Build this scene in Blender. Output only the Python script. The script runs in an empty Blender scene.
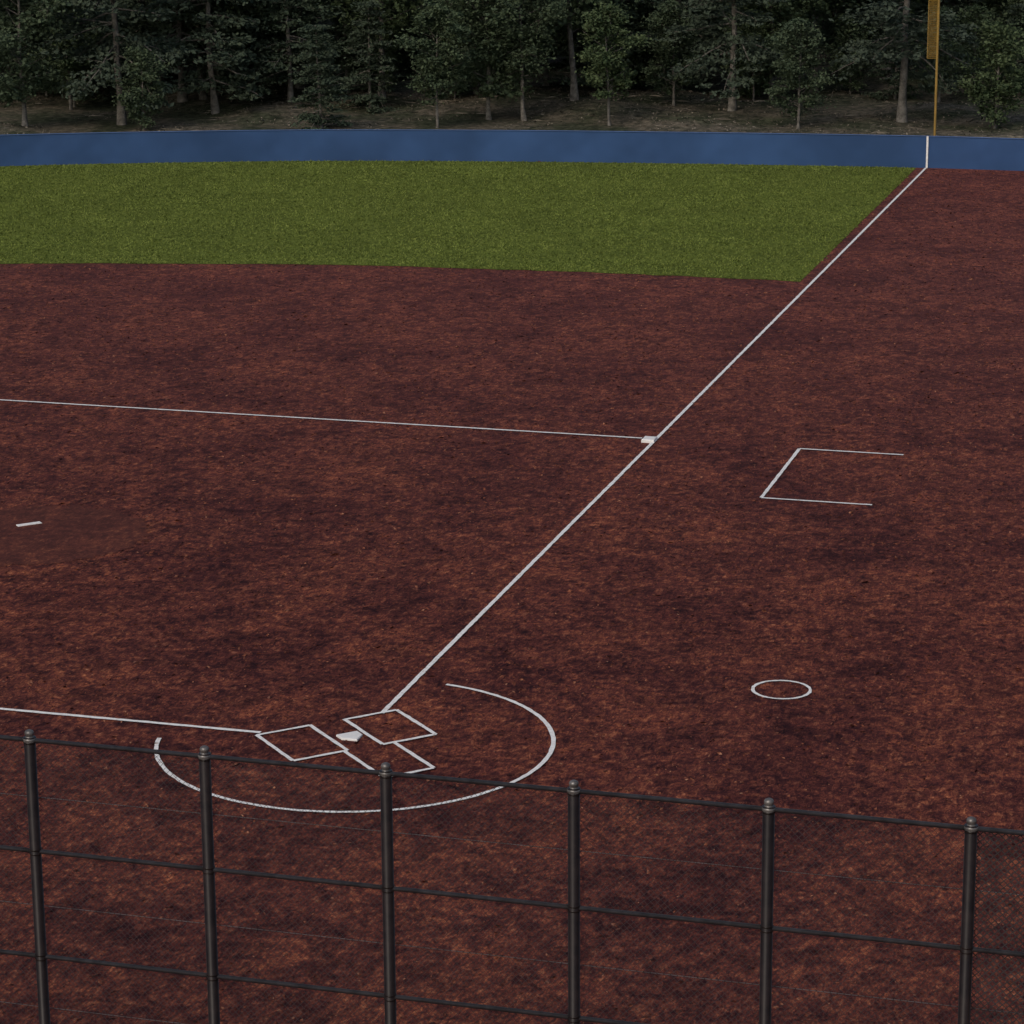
import bpy, numpy as np, math
from mathutils import Matrix, Vector
S=0.3048
rng=np.random.default_rng(7)
CX,CY,CZ=-116.4565,-40.7294,44.0252
YAW,PITCH,ROLL,F=0.279,0.2636,-0.0071,2869.9
scene=bpy.context.scene
# ---------------------------------------------------------------- helpers
def link(o,parent=None):
    scene.collection.objects.link(o)
    if parent: o.parent=parent
    return o
def mk_mesh(name,V,faces_list,mats,matidx=None,smooth=None):
    V=np.asarray(V,dtype=np.float64)*S
    me=bpy.data.meshes.new(name)
    nl=sum(f.size for f in faces_list); nf=sum(len(f) for f in faces_list)
    me.vertices.add(len(V)); me.vertices.foreach_set('co',V.ravel())
    me.loops.add(nl); me.loops.foreach_set('vertex_index',np.concatenate([f.ravel() for f in faces_list]).astype(np.int32))
    ks=np.concatenate([np.full(len(f),f.shape[1]) for f in faces_list])
    st=np.concatenate([[0],np.cumsum(ks)[:-1]])
    me.polygons.add(nf); me.polygons.foreach_set('loop_start',st.astype(np.int32))
    if matidx is not None: me.polygons.foreach_set('material_index',np.concatenate(matidx).astype(np.int32))
    for m in mats: me.materials.append(m)
    me.update(calc_edges=True); me.validate()
    if smooth is not None:
        a=np.concatenate([np.full(len(f),s) for f,s in zip(faces_list,smooth)])
        me.polygons.foreach_set('use_smooth',a.astype(bool))
    return me
class Geo:
    def __init__(s): s.V=[];s.F=[];s.M=[];s.S=[];s.n=0
    def add(s,V,F,m=0,smooth=False):
        s.V.append(np.asarray(V,float)); F=np.asarray(F,int); s.F.append(F+s.n); s.M.append(np.full(len(F),m)); s.S.append(smooth); s.n+=len(V)
    def mesh(s,name,mats): return mk_mesh(name,np.concatenate(s.V),s.F,mats,s.M,s.S)
    def tube(s,pts,rad,n=8,m=0,smooth=True,caps=True):
        pts=np.asarray(pts,float); k=len(pts); rad=np.broadcast_to(rad,(k,))
        t=np.gradient(pts,axis=0); t/=np.linalg.norm(t,axis=1)[:,None]+1e-9
        ref=np.array([0,0,1.]) if abs(t[0,2])<.9 else np.array([1.,0,0])
        a=np.cross(t,ref); a/=np.linalg.norm(a,axis=1)[:,None]+1e-9; b=np.cross(t,a)
        an=np.linspace(0,2*np.pi,n,endpoint=False)
        V=pts[:,None,:]+rad[:,None,None]*(np.cos(an)[None,:,None]*a[:,None,:]+np.sin(an)[None,:,None]*b[:,None,:])
        i=np.arange(k-1)[:,None]*n; j=np.arange(n)[None,:]; j2=(j+1)%n
        Fq=np.stack([i+j,i+j2,i+n+j2,i+n+j],-1).reshape(-1,4)
        s.add(V.reshape(-1,3),Fq,m,smooth)
        if caps:
            for e in (0,k-1): s.F.append((np.arange(n)+e*n+s.n-k*n)[None,:]); s.M.append(np.array([m])); s.S.append(False)
    def lathe(s,prof,o,n=14,m=0):
        prof=np.asarray(prof,float); s.tube(np.stack([np.full(len(prof),o[0]),np.full(len(prof),o[1]),prof[:,1]+o[2]+np.arange(len(prof))*1e-5],1),prof[:,0],n,m)
    def box(s,c,d,m=0):
        x,y,z=c; a,b,h=np.array(d)/2
        V=[(x+i*a,y+j*b,z+k*h) for k in(-1,1) for j in(-1,1) for i in(-1,1)]
        s.add(V,[(0,2,3,1),(4,5,7,6),(0,1,5,4),(2,6,7,3),(0,4,6,2),(1,3,7,5)],m)
def obj(name,me,parent=None): return link(bpy.data.objects.new(name,me),parent)

def mat(name,rough=.9,spec=.2,metal=0):
    m=bpy.data.materials.new(name); m.use_nodes=True; nt=m.node_tree; b=nt.nodes['Principled BSDF']
    b.inputs['Roughness'].default_value=rough; b.inputs['Specular IOR Level'].default_value=spec; b.inputs['Metallic'].default_value=metal
    return m,nt,b
def N(nt,t,**k):
    n=nt.nodes.new(t)
    for a,v in k.items():
        if a in n.inputs: n.inputs[a].default_value=v
        else: setattr(n,a,v)
    return n
def noise(nt,co,scale,detail=4,rough=.6,dist=0.,map_scale=None,rot=0,loc=(0,0,0)):
    n=N(nt,'ShaderNodeTexNoise',Scale=scale,Detail=detail,Roughness=rough,Distortion=dist)
    if map_scale:
        mp=N(nt,'ShaderNodeMapping'); mp.inputs['Scale'].default_value=map_scale; mp.inputs['Rotation'].default_value=(0,0,rot); mp.inputs['Location'].default_value=loc
        nt.links.new(co,mp.inputs['Vector']); co=mp.outputs['Vector']
    nt.links.new(co,n.inputs['Vector']); return n.outputs['Fac']
def ramp(nt,fac,stops):
    r=N(nt,'ShaderNodeValToRGB'); e=r.color_ramp.elements
    while len(e)>1: e.remove(e[0])
    e[0].position=stops[0][0]; e[0].color=tuple(stops[0][1])+(1,)
    for p,c in stops[1:]:
        x=e.new(p); x.color=tuple(c)+(1,)
    nt.links.new(fac,r.inputs['Fac']); return r.outputs['Color']
def mixc(nt,fac,a,b,mode='MIX'):
    m=N(nt,'ShaderNodeMix',data_type='RGBA',blend_type=mode)
    for i,v in ((0,fac),(6,a),(7,b)):
        if isinstance(v,(int,float)): m.inputs[i].default_value=v
        elif isinstance(v,tuple): m.inputs[i].default_value=v+(1,)
        else: nt.links.new(v,m.inputs[i])
    return m.outputs[2]
def math_(nt,op,a,b):
    m=N(nt,'ShaderNodeMath',operation=op)
    for i,v in ((0,a),(1,b)):
        if isinstance(v,(int,float)): m.inputs[i].default_value=v
        else: nt.links.new(v,m.inputs[i])
    return m.outputs[0]
def bump(nt,b,h,st,d):
    n=N(nt,'ShaderNodeBump',Strength=st,Distance=d); nt.links.new(h,n.inputs['Height']); nt.links.new(n.outputs[0],b.inputs['Normal'])
def coord(nt): return N(nt,'ShaderNodeTexCoord').outputs['Object']
g3=lambda v:(v,v,v)
# ---------------------------------------------------------------- materials
def dirt_material(name,tint=1.0,flat=0.0):
    m,nt,b=mat(name,.95,.12); co=coord(nt)
    grain=noise(nt,co,5.6,6,.82,.5)
    fib=noise(nt,co,5.5,4,.74,1.3,(1,3.0,1),-.9)
    g=math_(nt,'ADD',math_(nt,'MULTIPLY',grain,.55),math_(nt,'MULTIPLY',fib,.45))
    col=ramp(nt,g,[(.38,(.026,.010,.013)),(.45,(.068,.021,.021)),(.505,(.120,.036,.028)),(.56,(.212,.069,.040)),(.64,(.40,.17,.095))])
    big=noise(nt,co,.36,3,.62,.3,(1,1,1),0,(31.3,12.7,0))
    bigc=ramp(nt,big,[(.36,(.60,.55,.67)),(.5,(.90,.86,.90)),(.64,(1.10,1.06,1.0))])
    col=mixc(nt,1.0,col,bigc,'MULTIPLY')
    med=noise(nt,co,1.7,4,.74,1.0)
    medc=ramp(nt,med,[(.37,(.47,.45,.56)),(.5,(.92,.90,.93)),(.62,(1.38,1.32,1.18))])
    col=mixc(nt,.92,col,medc,'MULTIPLY')
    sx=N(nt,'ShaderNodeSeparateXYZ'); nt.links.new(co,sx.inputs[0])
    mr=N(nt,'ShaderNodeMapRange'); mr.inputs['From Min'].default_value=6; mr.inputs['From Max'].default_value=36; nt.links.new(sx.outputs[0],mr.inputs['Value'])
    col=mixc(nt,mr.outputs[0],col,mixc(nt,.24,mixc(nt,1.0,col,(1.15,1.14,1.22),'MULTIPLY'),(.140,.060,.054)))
    if flat: col=mixc(nt,flat,col,(.095*tint,.034*tint,.027*tint))
    nt.links.new(col,b.inputs['Base Color'])
    return m
M_dirt=dirt_material('infield_dirt_mat')
M_circ=dirt_material('pitchers_circle_mat',.90,.5)
def clod_mat():
    m,nt,b=mat('dirt_clod_mat',.95,.12); co=coord(nt)
    n=noise(nt,co,9,2,.8); n2=noise(nt,co,.8,3,.6,.5)
    c=ramp(nt,n,[(.32,(.040,.015,.017)),(.45,(.10,.034,.026)),(.56,(.19,.066,.038)),(.70,(.38,.20,.13))])
    c2=ramp(nt,n2,[(.38,(.45,.42,.5)),(.6,(1.1,1.05,1.0))])
    nt.links.new(mixc(nt,1.0,c,c2,'MULTIPLY'),b.inputs['Base Color']); return m
M_clod=clod_mat()
def forest_floor_mat():
    m,nt,b=mat('forest_floor_mat',1,.05); co=coord(nt)
    n=noise(nt,co,3.2,6,.75,.5); n2=noise(nt,co,.35,3,.6,.3)
    c=ramp(nt,n,[(.36,(.07,.075,.060)),(.48,(.15,.145,.115)),(.56,(.23,.21,.165)),(.68,(.36,.33,.26))])
    c2=ramp(nt,n2,[(.42,(.50,.60,.48)),(.58,(1.05,1.0,.95))])
    nt.links.new(mixc(nt,1.0,c,c2,'MULTIPLY'),b.inputs['Base Color']); return m
M_floor=forest_floor_mat()
def grass_mats():
    m,nt,b=mat('grass_soil_mat',.95,.1); co=coord(nt)
    n=noise(nt,co,6,6,.75,.4); n2=noise(nt,co,.5,3,.6,.4)
    c=ramp(nt,n,[(.36,(.064,.088,.015)),(.5,(.102,.132,.023)),(.64,(.150,.180,.036))])
    c2=ramp(nt,n2,[(.38,g3(.88)),(.62,g3(1.08))])
    nt.links.new(mixc(nt,1.0,c,c2,'MULTIPLY'),b.inputs['Base Color'])
    m2,nt,b=mat('grass_blade_mat',.8,.15); co=coord(nt)
    n=noise(nt,co,2.5,5,.75,.4); n2=noise(nt,co,.4,3,.6,.4)
    c=ramp(nt,n,[(.34,(.100,.136,.025)),(.5,(.145,.186,.038)),(.66,(.205,.24,.058))])
    c2=ramp(nt,n2,[(.38,g3(.88)),(.62,g3(1.08))])
    nt.links.new(mixc(nt,1.0,c,c2,'MULTIPLY'),b.inputs['Base Color'])
    return m,m2
M_gs,M_gb=grass_mats()
def chalk():
    m,nt,b=mat('white_chalk_mat',.9,.15); co=coord(nt)
    n=noise(nt,co,14,4,.7); c=ramp(nt,n,[(.30,(.50,.45,.42)),(.42,(.76,.75,.74)),(.6,(.86,.86,.86))])
    nt.links.new(c,b.inputs['Base Color']); return m
M_chalk=chalk()
def simple(name,c,rough=.6,spec=.3,metal=0,ns=4,amp=.25,bst=.1):
    m,nt,b=mat(name,rough,spec,metal); co=coord(nt); n=noise(nt,co,ns,3,.65)
    c=np.array(c); cc=ramp(nt,n,[(.35,tuple(c*(1-amp))),(.65,tuple(c*(1+amp)))])
    nt.links.new(cc,b.inputs['Base Color'])
    if bst: bump(nt,b,n,bst,.01)
    return m
M_rubber=simple('white_rubber_mat',(.84,.83,.82),.55,.4,0,9,.05)
M_blue=simple('blue_windscreen_mat',(.038,.084,.20),.8,.15,0,.35,.18,.3)
M_bluecap=simple('blue_cap_mat',(.055,.105,.24),.6,.3,0,3,.1)
M_yellow=simple('yellow_paint_mat',(.22,.135,.024),.5,.4,0,5,.15)
M_steel=simple('dark_post_mat',(.014,.009,.008),.3,.34,.0,8,.35,0)
M_rail=simple('dark_rail_mat',(.050,.047,.050),.35,.5,.2,8,.3,0)
M_fit=simple('fence_fitting_mat',(.16,.15,.145),.4,.5,.5,10,.3,0)
M_wire=simple('black_wire_mat',(.045,.042,.045),.5,.4,.3,6,.3,0)
M_wire2=simple('galvanized_wire_mat',(.22,.21,.21),.5,.5,.6,6,.3,0)
M_bark=simple('bark_mat',(.25,.235,.205),.95,.1,0,5,.4,.6)
def leafmat(name,d,l,hue2):
    m,nt,b=mat(name,.75,.0); co=coord(nt)
    n=noise(nt,co,1.3,2,.7,.0); oi=N(nt,'ShaderNodeObjectInfo')
    c=ramp(nt,n,[(.36,d),(.62,l)])
    c=mixc(nt,math_(nt,'MULTIPLY',oi.outputs['Random'],.6),c,hue2)
    df=N(nt,'ShaderNodeBsdfDiffuse'); nt.links.new(c,df.inputs['Color'])
    t=N(nt,'ShaderNodeBsdfTranslucent'); nt.links.new(c,t.inputs['Color'])
    mx=N(nt,'ShaderNodeMixShader'); mx.inputs[0].default_value=.35
    out=nt.nodes['Material Output']
    nt.links.new(df.outputs[0],mx.inputs[1]); nt.links.new(t.outputs[0],mx.inputs[2]); nt.links.new(mx.outputs[0],out.inputs['Surface'])
    return m
M_leaf=leafmat('leaf_mat',(.11,.17,.080),(.25,.33,.16),(.16,.215,.15))
M_needle=leafmat('needle_mat',(.10,.15,.095),(.20,.265,.165),(.145,.18,.145))

# ---------------------------------------------------------------- ground
def poly_obj(name,pts,z,m):
    V=np.c_[np.array(pts,float),np.full(len(pts),z)]
    return obj(name,mk_mesh(name,V,[np.arange(len(pts))[None,:]],[m]))
an=np.linspace(0,2*np.pi,64,endpoint=False)
poly_obj('ground',np.c_[5000*np.cos(an),5000*np.sin(an)],-.02,M_floor)
fence=np.array([(184.6,-60),(184.95,-30),(184.95,-10.09),(184.82,-.1),(183.6,13.12),(180.9,34.29),(178.2,50.39),(174.65,66.21),(169.53,81.52),(163.3,96.42),(154,113),(142,129),(129,142),(113,154)],float)
def smooth_curve(P,n=10):
    P=np.asarray(P,float); Q=[]
    E=np.vstack([2*P[0]-P[1],P,2*P[-1]-P[-2]])
    for i in range(1,len(E)-2):
        p0,p1,p2,p3=E[i-1:i+3]
        for t in np.arange(n)/n:
            Q.append(.5*((2*p1)+(-p0+p2)*t+(2*p0-5*p1+4*p2-p3)*t*t+(-p0+3*p1-3*p2+p3)*t**3))
    Q.append(P[-1]); return np.array(Q)
fc=smooth_curve(fence,12)
dirt_pts=[(-130,-130),(188,-130),(185.2,-60)]+[tuple(p+np.array([.5,0])) for p in fc]+[(60,185),(-130,185)]
poly_obj('infield_dirt',dirt_pts,.0,M_dirt)
ge=smooth_curve([(117.2,1.05),(117.5,5.4),(117.35,18.3),(116.7,27),(115.7,40.2),(113.2,53.1),(109.07,70.16),(103,85),(93,101),(82,112)],8)
ge=ge+rng.normal(0,.12,ge.shape)*np.array([1,0])
inner=[p for p in fc if p[1]>1.0]
grass_poly=[tuple(p) for p in ge]+[(75,150)]+[tuple(p-np.array([.15,0])) for p in inner[::-1]]+[(184.6,1.0)]
poly_obj('outfield_grass',grass_poly,.03,M_gs)
def inside(P,poly):
    poly=np.asarray(poly); x,y=P[:,0],P[:,1]; r=np.zeros(len(P),bool)
    for (x1,y1),(x2,y2) in zip(poly,np.roll(poly,-1,0)):
        c=((y1>y)!=(y2>y))&(x<(x2-x1)*(y-y1)/(y2-y1+1e-12)+x1); r^=c
    return r
P=np.c_[rng.uniform(98,186,200000),rng.uniform(.8,112,200000)]
P=P[inside(P+rng.normal(0,.10,P.shape),grass_poly)]
n=len(P); a=rng.uniform(0,2*np.pi,n); w=rng.uniform(.04,.08,n); h=rng.uniform(.06,.16,n); ln=rng.normal(0,.10,(n,2))
b0=np.c_[P[:,0]+w*np.cos(a),P[:,1]+w*np.sin(a),np.full(n,.03)]; b1=np.c_[P[:,0]-w*np.cos(a),P[:,1]-w*np.sin(a),np.full(n,.03)]
tp=np.c_[P+ln,.03+h]
V=np.stack([b0,b1,tp],1).reshape(-1,3)
obj('grass_blades',mk_mesh('grass_blades',V,[np.arange(3*n).reshape(-1,3)],[M_gb]))
an=np.linspace(0,2*np.pi,120,endpoint=False); rj=6.4+rng.normal(0,.2,120)
poly_obj('pitchers_circle',np.c_[28.8+rj*np.cos(an),29.3+rj*np.sin(an)],.022,M_circ)
cy,sy=math.cos(YAW),math.sin(YAW)
def W(h,l): return (CX+h*cy+l*sy, CY+h*sy-l*cy)
# loose clods and chips scattered over the dirt
n=150000; h=np.sqrt(85**2+(318**2-85**2)*rng.random(n)); l=rng.uniform(-.2,.2,n)*h
x,y=W(h,l); P=np.c_[x,y]
k=(~inside(P,grass_poly))&(x<184)&(np.hypot(x-28.8,y-29.3)>6.0)
P=P[k]; n=len(P)
a=rng.uniform(0,6.28,n); s_=rng.gamma(2.2,.022,n)+.015; asp=rng.uniform(.2,.7,n)
d=np.c_[np.cos(a)*s_,np.sin(a)*s_,rng.normal(0,.25,n)*s_]; e=np.c_[-np.sin(a)*s_*asp,np.cos(a)*s_*asp,rng.normal(0,.25,n)*s_]
c=np.c_[P,.012+.10*s_]; V=np.stack([c-d,c-e,c+d,c+e],1).reshape(-1,3)
obj('dirt_clods',mk_mesh('dirt_clods',V,[np.arange(4*n).reshape(-1,4)],[M_clod]))

# ---------------------------------------------------------------- chalk lines
def strip(geo,pts,w,z,closed=False,step=.35,jit=.010):
    pts=np.asarray(pts,float)
    if closed: pts=np.vstack([pts,pts[:1]])
    Q=[]
    for p,q in zip(pts[:-1],pts[1:]):
        k=max(1,int(np.linalg.norm(q-p)/step)); 
        for i in range(k): Q.append(p+(q-p)*i/k)
    if not closed: Q.append(pts[-1])
    Q=np.array(Q); n=len(Q)
    if closed: t=np.roll(Q,-1,0)-np.roll(Q,1,0)
    else: t=np.gradient(Q,axis=0)
    t/=np.linalg.norm(t,axis=1)[:,None]; nn=np.c_[-t[:,1],t[:,0]]
    wl=w/2+rng.normal(0,jit,n); wr=w/2+rng.normal(0,jit,n)
    V=np.vstack([np.c_[Q+nn*wl[:,None],np.full(n,z)],np.c_[Q-nn*wr[:,None],np.full(n,z)]])
    i=np.arange(n if closed else n-1); j=(i+1)%n
    geo.add(V,np.stack([i,i+n,j+n,j],1))
def lines(name,segs,w,z=.06,closed=False):
    g=Geo()
    for i,s in enumerate(segs): strip(g,s,w,z+i*.006,closed)
    return obj(name,g.mesh(name,[M_chalk]))
lines('foul_line',[[(3.95,.16),(60,.06),(184.6,-.02)]],.235)
lines('foul_line',[[(0,4.7),(0,75)]],.25)
lines('base_line',[[(60,1.0),(60,75)]],.25)
q=math.sqrt(.5)
st=lambda s,t:(s*q-t*q,s*q+t*q)
lines('batters_box',[[st(3.05,.97),st(3.05,3.65)],[st(3.05,3.65),st(-.92,3.65)],[st(-.92,3.65),st(-.92,.97)],[st(-.92,.97),st(3.05,.97)]],.20,.07)
lines('batters_box',[[st(2.97,-.76),st(2.97,-3.48)],[st(2.97,-3.48),st(-1.0,-3.48)],[st(-1.0,-3.48),st(-1.0,-.76)],[st(-1.0,-.76),st(2.97,-.76)]],.20,.07)
lines('catchers_box',[[st(-1.0,1.15),st(-4.95,1.15)],[st(-4.95,1.15),st(-4.95,-1.3)],[st(-4.95,-1.3),st(-1.05,-1.3)]],.20,.10)
a0=math.atan2(-1.5,8.76); a1=math.atan2(8.9,-1.9)-2*math.pi
aa=np.linspace(a0,a1,120)
rad=8.89+.22*np.clip((-aa-3.2)/1.2,0,1)
lines('home_circle_line',[np.c_[rad*np.cos(aa),rad*np.sin(aa)]],.21)
aa=np.linspace(0,2*np.pi,60,endpoint=False)
lines('on_deck_circle',[np.c_[12.12+1.37*np.cos(aa),-17.22+1.37*np.sin(aa)]],.17,.05,True)
lines('coaches_box',[[(47.05,-16.05),(47.05,-9.4)],[(47.05,-9.4),(59.65,-9.4)],[(59.65,-9.4),(59.65,-16.05)]],.22)
# ---------------------------------------------------------------- bases
def prism(name,pts,z0,z1,m,bev=.05):
    pts=np.asarray(pts,float); c=pts.mean(0); k=len(pts)
    ins=c+(pts-c)*(1-bev*2)
    V=np.vstack([np.c_[pts,np.full(k,z0)],np.c_[pts,np.full(k,z1-bev)],np.c_[ins,np.full(k,z1)]])
    i=np.arange(k); j=(i+1)%k; g=Geo(); g.add(V,np.vstack([np.stack([i,j,j+k,i+k],1),np.stack([i+k,j+k,j+2*k,i+2*k],1)]))
    g.F.append((i+2*k)[None,:]); g.M.append(np.array([0])); g.S.append(False)
    return obj(name,g.mesh(name,[m]))
hp=lambda s,t:st(.12+s*.76,-.03+t*.76)
prism('home_plate',[hp(0,0),hp(.70,-.71),hp(1.42,-.71),hp(1.42,.71),hp(.70,.71)],.0,.10,M_rubber,.03)
prism('first_base',[(59.0,-.02),(60.0,-.02),(60.0,.82),(59.0,.82)],.0,.22,M_rubber,.05)
prism('pitchers_plate',[st(43.15,.73),st(43.15,-.73),st(43.5,-.73),st(43.5,.73)],.0,.07,M_rubber,.02)

# ---------------------------------------------------------------- outfield fence
root=obj('outfield_fence',None)
dist=np.concatenate([[0],np.cumsum(np.linalg.norm(np.diff(fc,axis=0),axis=1))])
ss=np.arange(0,dist[-1],.8); fx=np.interp(ss,dist,fc[:,0]); fy=np.interp(ss,dist,fc[:,1])
L=np.c_[fx,fy]; t=np.gradient(L,axis=0); t/=np.linalg.norm(t,axis=1)[:,None]; nn=np.c_[-t[:,1],t[:,0]]
zs=np.linspace(.0,3.3,9)
rows=[]
for k,z in enumerate(zs):
    d=.05*np.sin(ss/10*2*np.pi)*math.sin(z/3.3*math.pi)+.03*np.sin(ss*1.9+z*2)*math.sin(z/3.3*math.pi)
    rows.append(np.c_[L+nn*d[:,None],np.full(len(L),z)])
V=np.vstack(rows); m_=len(L); i=(np.arange(8)[:,None]*m_+np.arange(m_-1)[None,:]).ravel()
g=Geo(); g.add(V,np.stack([i,i+1,i+1+m_,i+m_],1),0,True)
obj('windscreen',g.mesh('windscreen',[M_blue]),root)
g=Geo(); g.tube(np.c_[L,np.full(len(L),3.34)],.07,6)
for s0 in np.arange(0,dist[-1],10):
    x=np.interp(s0,dist,fc[:,0]); y=np.interp(s0,dist,fc[:,1]); g.tube([(x+.22,y,0),(x+.22,y,3.38)],.09,8)
obj('top_rail_and_posts',g.mesh('top_rail',[M_bluecap]),root)
g=Geo(); g.box((184.70,-.08,1.66),(.05,.2,3.4)); obj('foul_line_stripe',g.mesh('stripe',[M_chalk]),root)
root=obj('foul_pole',None)
PY=-.72
g=Geo(); g.tube([(185.35,PY,0),(185.35,PY,30)],.13,12); g.lathe([(.2,0),(.2,.25),(.13,.35)],(185.35,PY,0)); obj('pole',g.mesh('pole',[M_yellow]),root)
g=Geo()
for z in np.arange(11.6,29.6,.22): g.tube([(185.35,PY+.1,z),(185.35,PY+1.0,z)],.022,4)
for y in np.arange(PY+.2,PY+1.05,.1): g.tube([(185.35,y,11.5),(185.35,y,29.5)],.02,4)
g.tube([(185.35,PY+1.02,11.4),(185.35,PY+1.02,29.6)],.05,6)
for z in (11.4,17.4,23.5,29.6): g.tube([(185.35,PY,z),(185.35,PY+1.04,z)],.05,6)
obj('screen',g.mesh('screen',[M_yellow]),root)

# ---------------------------------------------------------------- chain link fence (backstop)
root=obj('chain_link_fence',None)
FX=-41.9; posts=[-4.20-5.65*k for k in range(-3,9)]
gp=Geo(); gr=Geo(); gf=Geo(); gw=Geo(); gt=Geo()
RZ=[14.96,11.38,7.92,4.4,.5]
for v in posts:
    gp.tube([(FX,v,-.2),(FX,v,14.98)],.175,18)
    gf.lathe([(.19,0),(.20,.02),(.20,.10),(.13,.13),(.11,.17),(.14,.21),(.145,.27),(.12,.32),(.06,.355),(.01,.36)],(FX,v,14.93),14)
    for z in RZ:
        gp.lathe([(.18,-.09),(.195,-.08),(.195,-.05),(.18,-.04)],(FX,v,z)); gp.lathe([(.18,.05),(.195,.06),(.195,.09),(.18,.10)],(FX,v,z))
for z in RZ: gr.tube([(FX-.0,posts[0],z),(FX,posts[-1],z)],.07,10)
for z in (13.05,9.5,6.1): gt.tube([(FX+.23,posts[0],z),(FX+.23,posts[-1],z)],.013,5)
def link_bay(g,y0,y1,z0,z1,x,r,pitch):
    L1=y1-y0; H=z1-z0
    cs=np.arange(-H,L1+0.001,pitch); seg=pitch*4
    ps=[];
    for sgn in (1,-1):
        for c in cs:
            ya=max(0,c); yb=min(L1,c+H)
            if yb-ya<.05: continue
            m=max(1,int((yb-ya)/seg)); t=np.linspace(ya,yb,m+1)
            yy=(y0+t) if sgn>0 else (y0+L1-t); zz=z0+t-c
            for i in range(m): ps.append((x+sgn*r*.6,yy[i],zz[i],yy[i+1],zz[i+1]))
    p=np.array(ps); n=len(p)
    ty=(p[:,3]-p[:,1]); tz=(p[:,4]-p[:,2]); L=np.hypot(ty,tz); ny,nz=-tz/L,ty/L
    A=[]
    for (k0,k1) in ((1,2),(3,4)):
        for (dx,dn) in ((1,0),(-.5,.87),(-.5,-.87)):
            A.append(np.c_[p[:,0]+dx*r,p[:,k0]+dn*r*ny,p[:,k1]+dn*r*nz])
    V=np.stack(A,1).reshape(-1,3); b=np.arange(n)[:,None]*6
    Fq=np.vstack([b+[0,1,4,3],b+[1,2,5,4],b+[2,0,3,5]]); g.add(V,Fq)
for k in range(len(posts)-1):
    y1,y0=posts[k],posts[k+1]
    heavy=y0<-33.5
    link_bay(gw,y0,y1,.2,14.9,FX+.19,.017 if heavy else .007,.2)
obj('posts',gp.mesh('posts',[M_steel]),root)
obj('rails',gr.mesh('rails',[M_rail]),root)
obj('caps',gf.mesh('caps',[M_fit]),root)
obj('chain_mesh',gw.mesh('chain_mesh',[M_wire]),root)
obj('tension_wires',gt.mesh('tension_wires',[M_wire2]),root)

# ---------------------------------------------------------------- forest
def floor_h(h,l):
    e=np.clip((h-322)/20,0,1)
    return e*(.9*np.sin(h*.11+l*.05)*.5+.7*np.sin(l*.13+h*.07)*.5+.5*np.sin(l*.31+1.3)*np.sin(h*.23)+.012*(h-322))
hh=np.linspace(309,620,150); ll=np.linspace(-190,190,170)
H,Lg=np.meshgrid(hh,ll,indexing='ij'); Z=floor_h(H,Lg)+.01+rng.normal(0,.05,H.shape)*(H>322)
X=CX+H*cy+Lg*sy; Y=CY+H*sy-Lg*cy
Z=np.where(X<186.5,-.3,Z)
i=(np.arange(149)[:,None]*170+np.arange(169)[None,:]).ravel()
g=Geo(); g.add(np.c_[X.ravel(),Y.ravel(),Z.ravel()],np.stack([i,i+1,i+171,i+170],1),0,True)
n=26000; h=rng.uniform(318,400,n); l=rng.uniform(-90,90,n); x=CX+h*cy+l*sy; y=CY+h*sy-l*cy; z=floor_h(h,l)+.06
a=rng.uniform(0,6.28,n); s_=rng.uniform(.06,.16,n); el=np.where(rng.random(n)<.08,rng.uniform(4,12,n),1.)
d=np.c_[np.cos(a)*s_*el,np.sin(a)*s_*el,rng.normal(0,.05,n)]; e=np.c_[-np.sin(a)*s_*np.where(el>1,.4,1),np.cos(a)*s_*np.where(el>1,.4,1),rng.normal(0,.05,n)+.04]
c=np.c_[x,y,z]; V=np.stack([c-d,c-e*.5,c+d,c+e],1).reshape(-1,3)
M_litter=simple('leaf_litter_mat',(.26,.23,.18),.95,.1,0,2,.6,0)
g.add(V,np.arange(4*n).reshape(-1,4),1)
obj('forest_floor',g.mesh('forest_floor',[M_floor,M_litter]))

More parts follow.
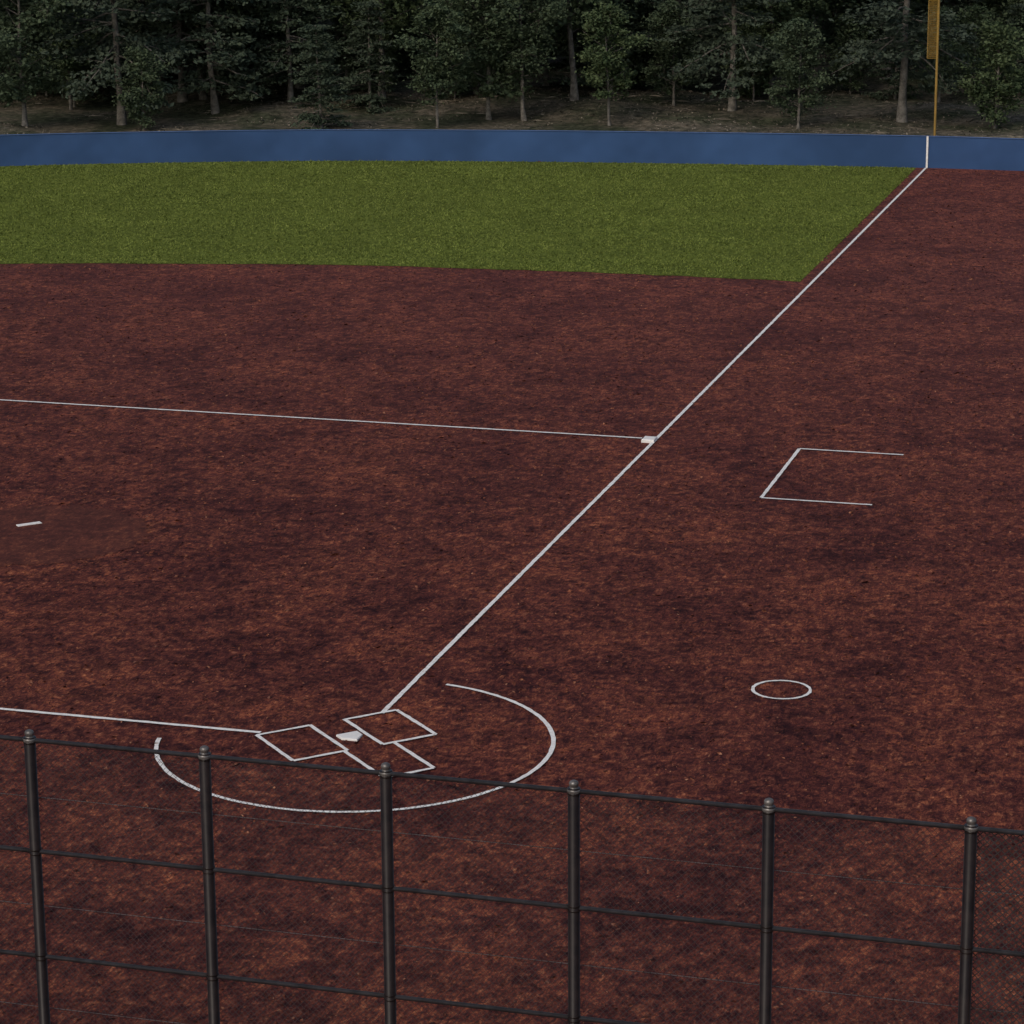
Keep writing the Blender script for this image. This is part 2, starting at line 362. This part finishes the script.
def make_tree(name,kind,Ht,R,base,nleaf,seed,leaf=.3,tr=.3,nb=26):
    r=np.random.default_rng(seed); g=Geo()
    k=12; zt=np.linspace(-.3,Ht*.97,k); bend=np.cumsum(r.normal(0,.012*Ht/k*3,(k,2)),0)
    T=np.c_[bend,zt]; T[:,:2]-=T[0,:2]
    rad=tr*(1-zt/Ht)**.8+.03; rad[0]*=1.5
    g.tube(T,rad,9,0)
    cl=[];dr=[]
    for b in range(nb):
        f=(b+.5)/nb; f=np.clip(f+r.normal(0,.02),0,.99); z=base+(Ht*.97-base)*f
        p0=np.array([np.interp(z,zt,T[:,0]),np.interp(z,zt,T[:,1]),z])
        az=b*2.399+r.normal(0,.35)
        if kind=='pine': Lb=R*(1-f)**.75*r.uniform(.65,1.15)+.4; up=-.12+.45*f+r.normal(0,.06)
        else: Lb=R*(math.sin(math.pi*min(1,.18+.82*f))**.6)*r.uniform(.55,1.15)+.3; up=.35+.5*f+r.normal(0,.12)
        dv=np.array([math.cos(az)*math.cos(up),math.sin(az)*math.cos(up),math.sin(up)])
        pts=[p0]
        for s in range(1,6):
            dv=dv+r.normal(0,.10,3)+(np.array([0,0,-.05]) if kind=='pine' else np.array([0,0,-.03])); dv/=np.linalg.norm(dv)
            pts.append(pts[-1]+dv*Lb/5)
        pts=np.array(pts); rb=np.interp(z,zt,rad)*.38*np.linspace(1,.15,6)+.01
        g.tube(pts,rb,4,0,True,False)
        ncl=max(3,int(Lb*1.6))
        for c in range(ncl):
            t=r.uniform(.25,1.08); q=np.array([np.interp(t*5,range(6),pts[:,j]) for j in range(3)])
            side=np.cross(dv,[0,0,1]); side/=np.linalg.norm(side)+1e-6
            off=side*r.normal(0,.30 if kind=='pine' else .28)*Lb*(1.15-t*.6)+np.array([0,0,r.normal(0,.05 if kind=='pine' else .16)*Lb])
            e=q+off
            if r.random()<.4: g.tube([q*.6+pts[max(0,int(t*4))]*.4,e],[.02,.008],3,0,False,False)
            cl.append(e); dr.append(dv*.6+side*np.sign(r.normal())*.6)
    cl=np.array(cl); dr=np.array(dr); wgt=r.gamma(2.2,1,len(cl)); wgt/=wgt.sum()
    idx=r.choice(len(cl),nleaf,p=wgt); cs=(.55 if kind=='pine' else .62)*max(1,R/4.5)
    sc=np.array([cs,cs,cs*(.22 if kind=='pine' else .45)])
    C=cl[idx]+r.normal(0,1,(nleaf,3))*sc*r.uniform(.5,1.2,(len(cl),1))[idx]
    if kind=='pine': C[:,2]-=.12*np.linalg.norm(C[:,:2]-cl[idx][:,:2],axis=1)
    ln=leaf*r.uniform(.6,1.4,nleaf)
    A=r.normal(0,1,(nleaf,3)); A[:,2]*=.45; 
    if kind=='pine': A=A*.6+dr[idx]
    A/=np.linalg.norm(A,axis=1)[:,None]
    B=np.cross(A,r.normal(0,.5,(nleaf,3))+[0,0,1]); B/=np.linalg.norm(B,axis=1)[:,None]+1e-6
    wd=.28 if kind=='pine' else .38
    V=np.stack([C-A*ln[:,None]*.5,C+B*(ln*wd)[:,None],C+A*ln[:,None]*.5,C-B*(ln*wd)[:,None]],1).reshape(-1,3)
    g.add(V,np.arange(4*nleaf).reshape(-1,4),1)
    return g.mesh(name,[M_bark,M_needle if kind=='pine' else M_leaf])
TM={
 'cone':make_tree('young_pine_mesh','pine',12.5,3.6,1.0,10500,1,.36,.16,46),
 'decA':make_tree('maple_mesh','dec',15,4.2,3.6,11000,2,.38,.17,28),
 'decB':make_tree('birch_mesh','dec',13,3.8,2.0,11000,3,.36,.16,28),
 'bush':make_tree('sapling_mesh','dec',9,3.0,.8,7500,4,.34,.11,22),
 'tallA':make_tree('tall_pine_mesh','pine',42,9,8,15000,5,.64,.46,56),
 'tallB':make_tree('tall_oak_mesh','dec',38,9,9,15000,6,.62,.42,40),
 'tallC':make_tree('tall_hemlock_mesh','pine',32,7,3.5,15000,8,.58,.32,60),
 'tallD':make_tree('tall_ash_mesh','dec',30,7,4,15000,9,.57,.3,40),
}
def place(name,key,h,l,sc=1,parent=None,rot=None):
    o=bpy.data.objects.new(name,TM[key]); link(o,parent)
    x,y=W(h,l); o.location=(x*S,y*S,(floor_h(h,l)-.1)*S); o.rotation_euler=(rng.normal(0,.015),rng.normal(0,.015),rng.uniform(0,6.28) if rot is None else rot)
    o.scale=(sc*rng.uniform(.93,1.07),sc*rng.uniform(.93,1.07),sc); return o
front=[('pine_tree','cone',333,-21.8,1.0),('deciduous_tree','decA',336,-8.5,1.0),('deciduous_tree','decA',337,11.8,.95),('deciduous_tree','decB',332,33.4,.95),
('deciduous_tree','bush',331,56,1.2),('deciduous_tree','bush',335,-42.7,.95),('deciduous_tree','decB',350,20,.95),('pine_tree','cone',352,-17,1.1),
('pine_tree','tallA',341,-46,1.0),('pine_tree','tallC',350,-35.7,1.15),('deciduous_tree','tallD',338,-57,.85),('deciduous_tree','tallD',343,-2.4,.8),('deciduous_tree','tallB',342,1.8,.6),
('pine_tree','tallA',342,26.5,.85),('pine_tree','tallA',336,45.9,1.0),('deciduous_tree','tallB',352,8,.9),('pine_tree','tallC',356,-27,1.0)]
for nm,k,h,l,s in front: place(nm,k,h,l,s)
froot=obj('forest',None)
cnt=0
for hrow in np.arange(358,490,12):
    dens=9.5 if hrow<400 else 11.5
    for l0 in np.arange(-92,93,dens):
        h=hrow+rng.normal(0,3); l=l0+rng.normal(0,3); cnt+=1
        k=rng.choice(['tallA','tallB','tallC','tallD','decA','decB','cone','bush'],p=[.12,.12,.24,.22,.10,.10,.06,.04])
        place('tree_%d'%cnt,k,h,l,rng.uniform(.8,1.15),froot)
for l0 in np.arange(-80,81,8.5):   # understorey saplings along the wood's edge
    cnt+=1; place('tree_%d'%cnt,rng.choice(['bush','cone','decB']),362+rng.normal(0,4),l0+rng.normal(0,2.5),rng.uniform(.7,1.1),froot)
# thin mist hanging in the woods (a real homogeneous volume)
g=Geo()
hb,lb=[325,560],[-180,180]
V=[(*W(a,b),z) for z in (-1,70) for a in hb for b in lb]
g.add(V,[(0,1,3,2),(4,6,7,5),(0,4,5,1),(2,3,7,6),(0,2,6,4),(1,5,7,3)])
mm=bpy.data.materials.new('mist_mat'); mm.use_nodes=True; nt=mm.node_tree; nt.nodes.remove(nt.nodes['Principled BSDF'])
vs=nt.nodes.new('ShaderNodeVolumeScatter'); vs.inputs['Density'].default_value=.0065; vs.inputs['Color'].default_value=(.88,.95,1,1); vs.inputs['Anisotropy'].default_value=0
nt.links.new(vs.outputs[0],nt.nodes['Material Output'].inputs['Volume'])
obj('forest_mist',g.mesh('forest_mist',[mm]))

# ---------------------------------------------------------------- light, sky, camera
w=bpy.data.worlds.new('World'); scene.world=w; w.use_nodes=True; nt=w.node_tree
bg=nt.nodes['Background']; sky=nt.nodes.new('ShaderNodeTexSky'); sky.sky_type='NISHITA'; sky.sun_disc=False
EL,AZ=math.radians(40),math.radians(165)
sky.sun_elevation=EL; sky.sun_rotation=math.pi/2-AZ; sky.dust_density=4; sky.air_density=1.0
nt.links.new(sky.outputs[0],bg.inputs['Color']); bg.inputs['Strength'].default_value=.08
sd=bpy.data.lights.new('sun','SUN'); sd.energy=1.12; sd.angle=math.radians(18); sd.color=(1,.95,.88)
so=obj('sun',sd)
so.rotation_euler=Vector((math.cos(AZ)*math.cos(EL),math.sin(AZ)*math.cos(EL),math.sin(EL))).to_track_quat('Z','Y').to_euler()
so.location=(0,0,60)
cd=bpy.data.cameras.new('camera'); cam=obj('camera',cd)
f=np.array([math.cos(YAW)*math.cos(PITCH),math.sin(YAW)*math.cos(PITCH),-math.sin(PITCH)]); r0=np.array([math.sin(YAW),-math.cos(YAW),0.]); u0=np.cross(r0,f)
rr=r0*math.cos(ROLL)+u0*math.sin(ROLL); uu=-r0*math.sin(ROLL)+u0*math.cos(ROLL)
M=Matrix([[rr[i],uu[i],-f[i],(CX,CY,CZ)[i]*S] for i in range(3)]+[[0,0,0,1]]); cam.matrix_world=M
cd.sensor_width=36; cd.lens=F/1024*36; cd.clip_end=4000; cd.clip_start=.5
scene.camera=cam
scene.view_settings.view_transform='Standard'; scene.view_settings.look='None'; scene.view_settings.exposure=0
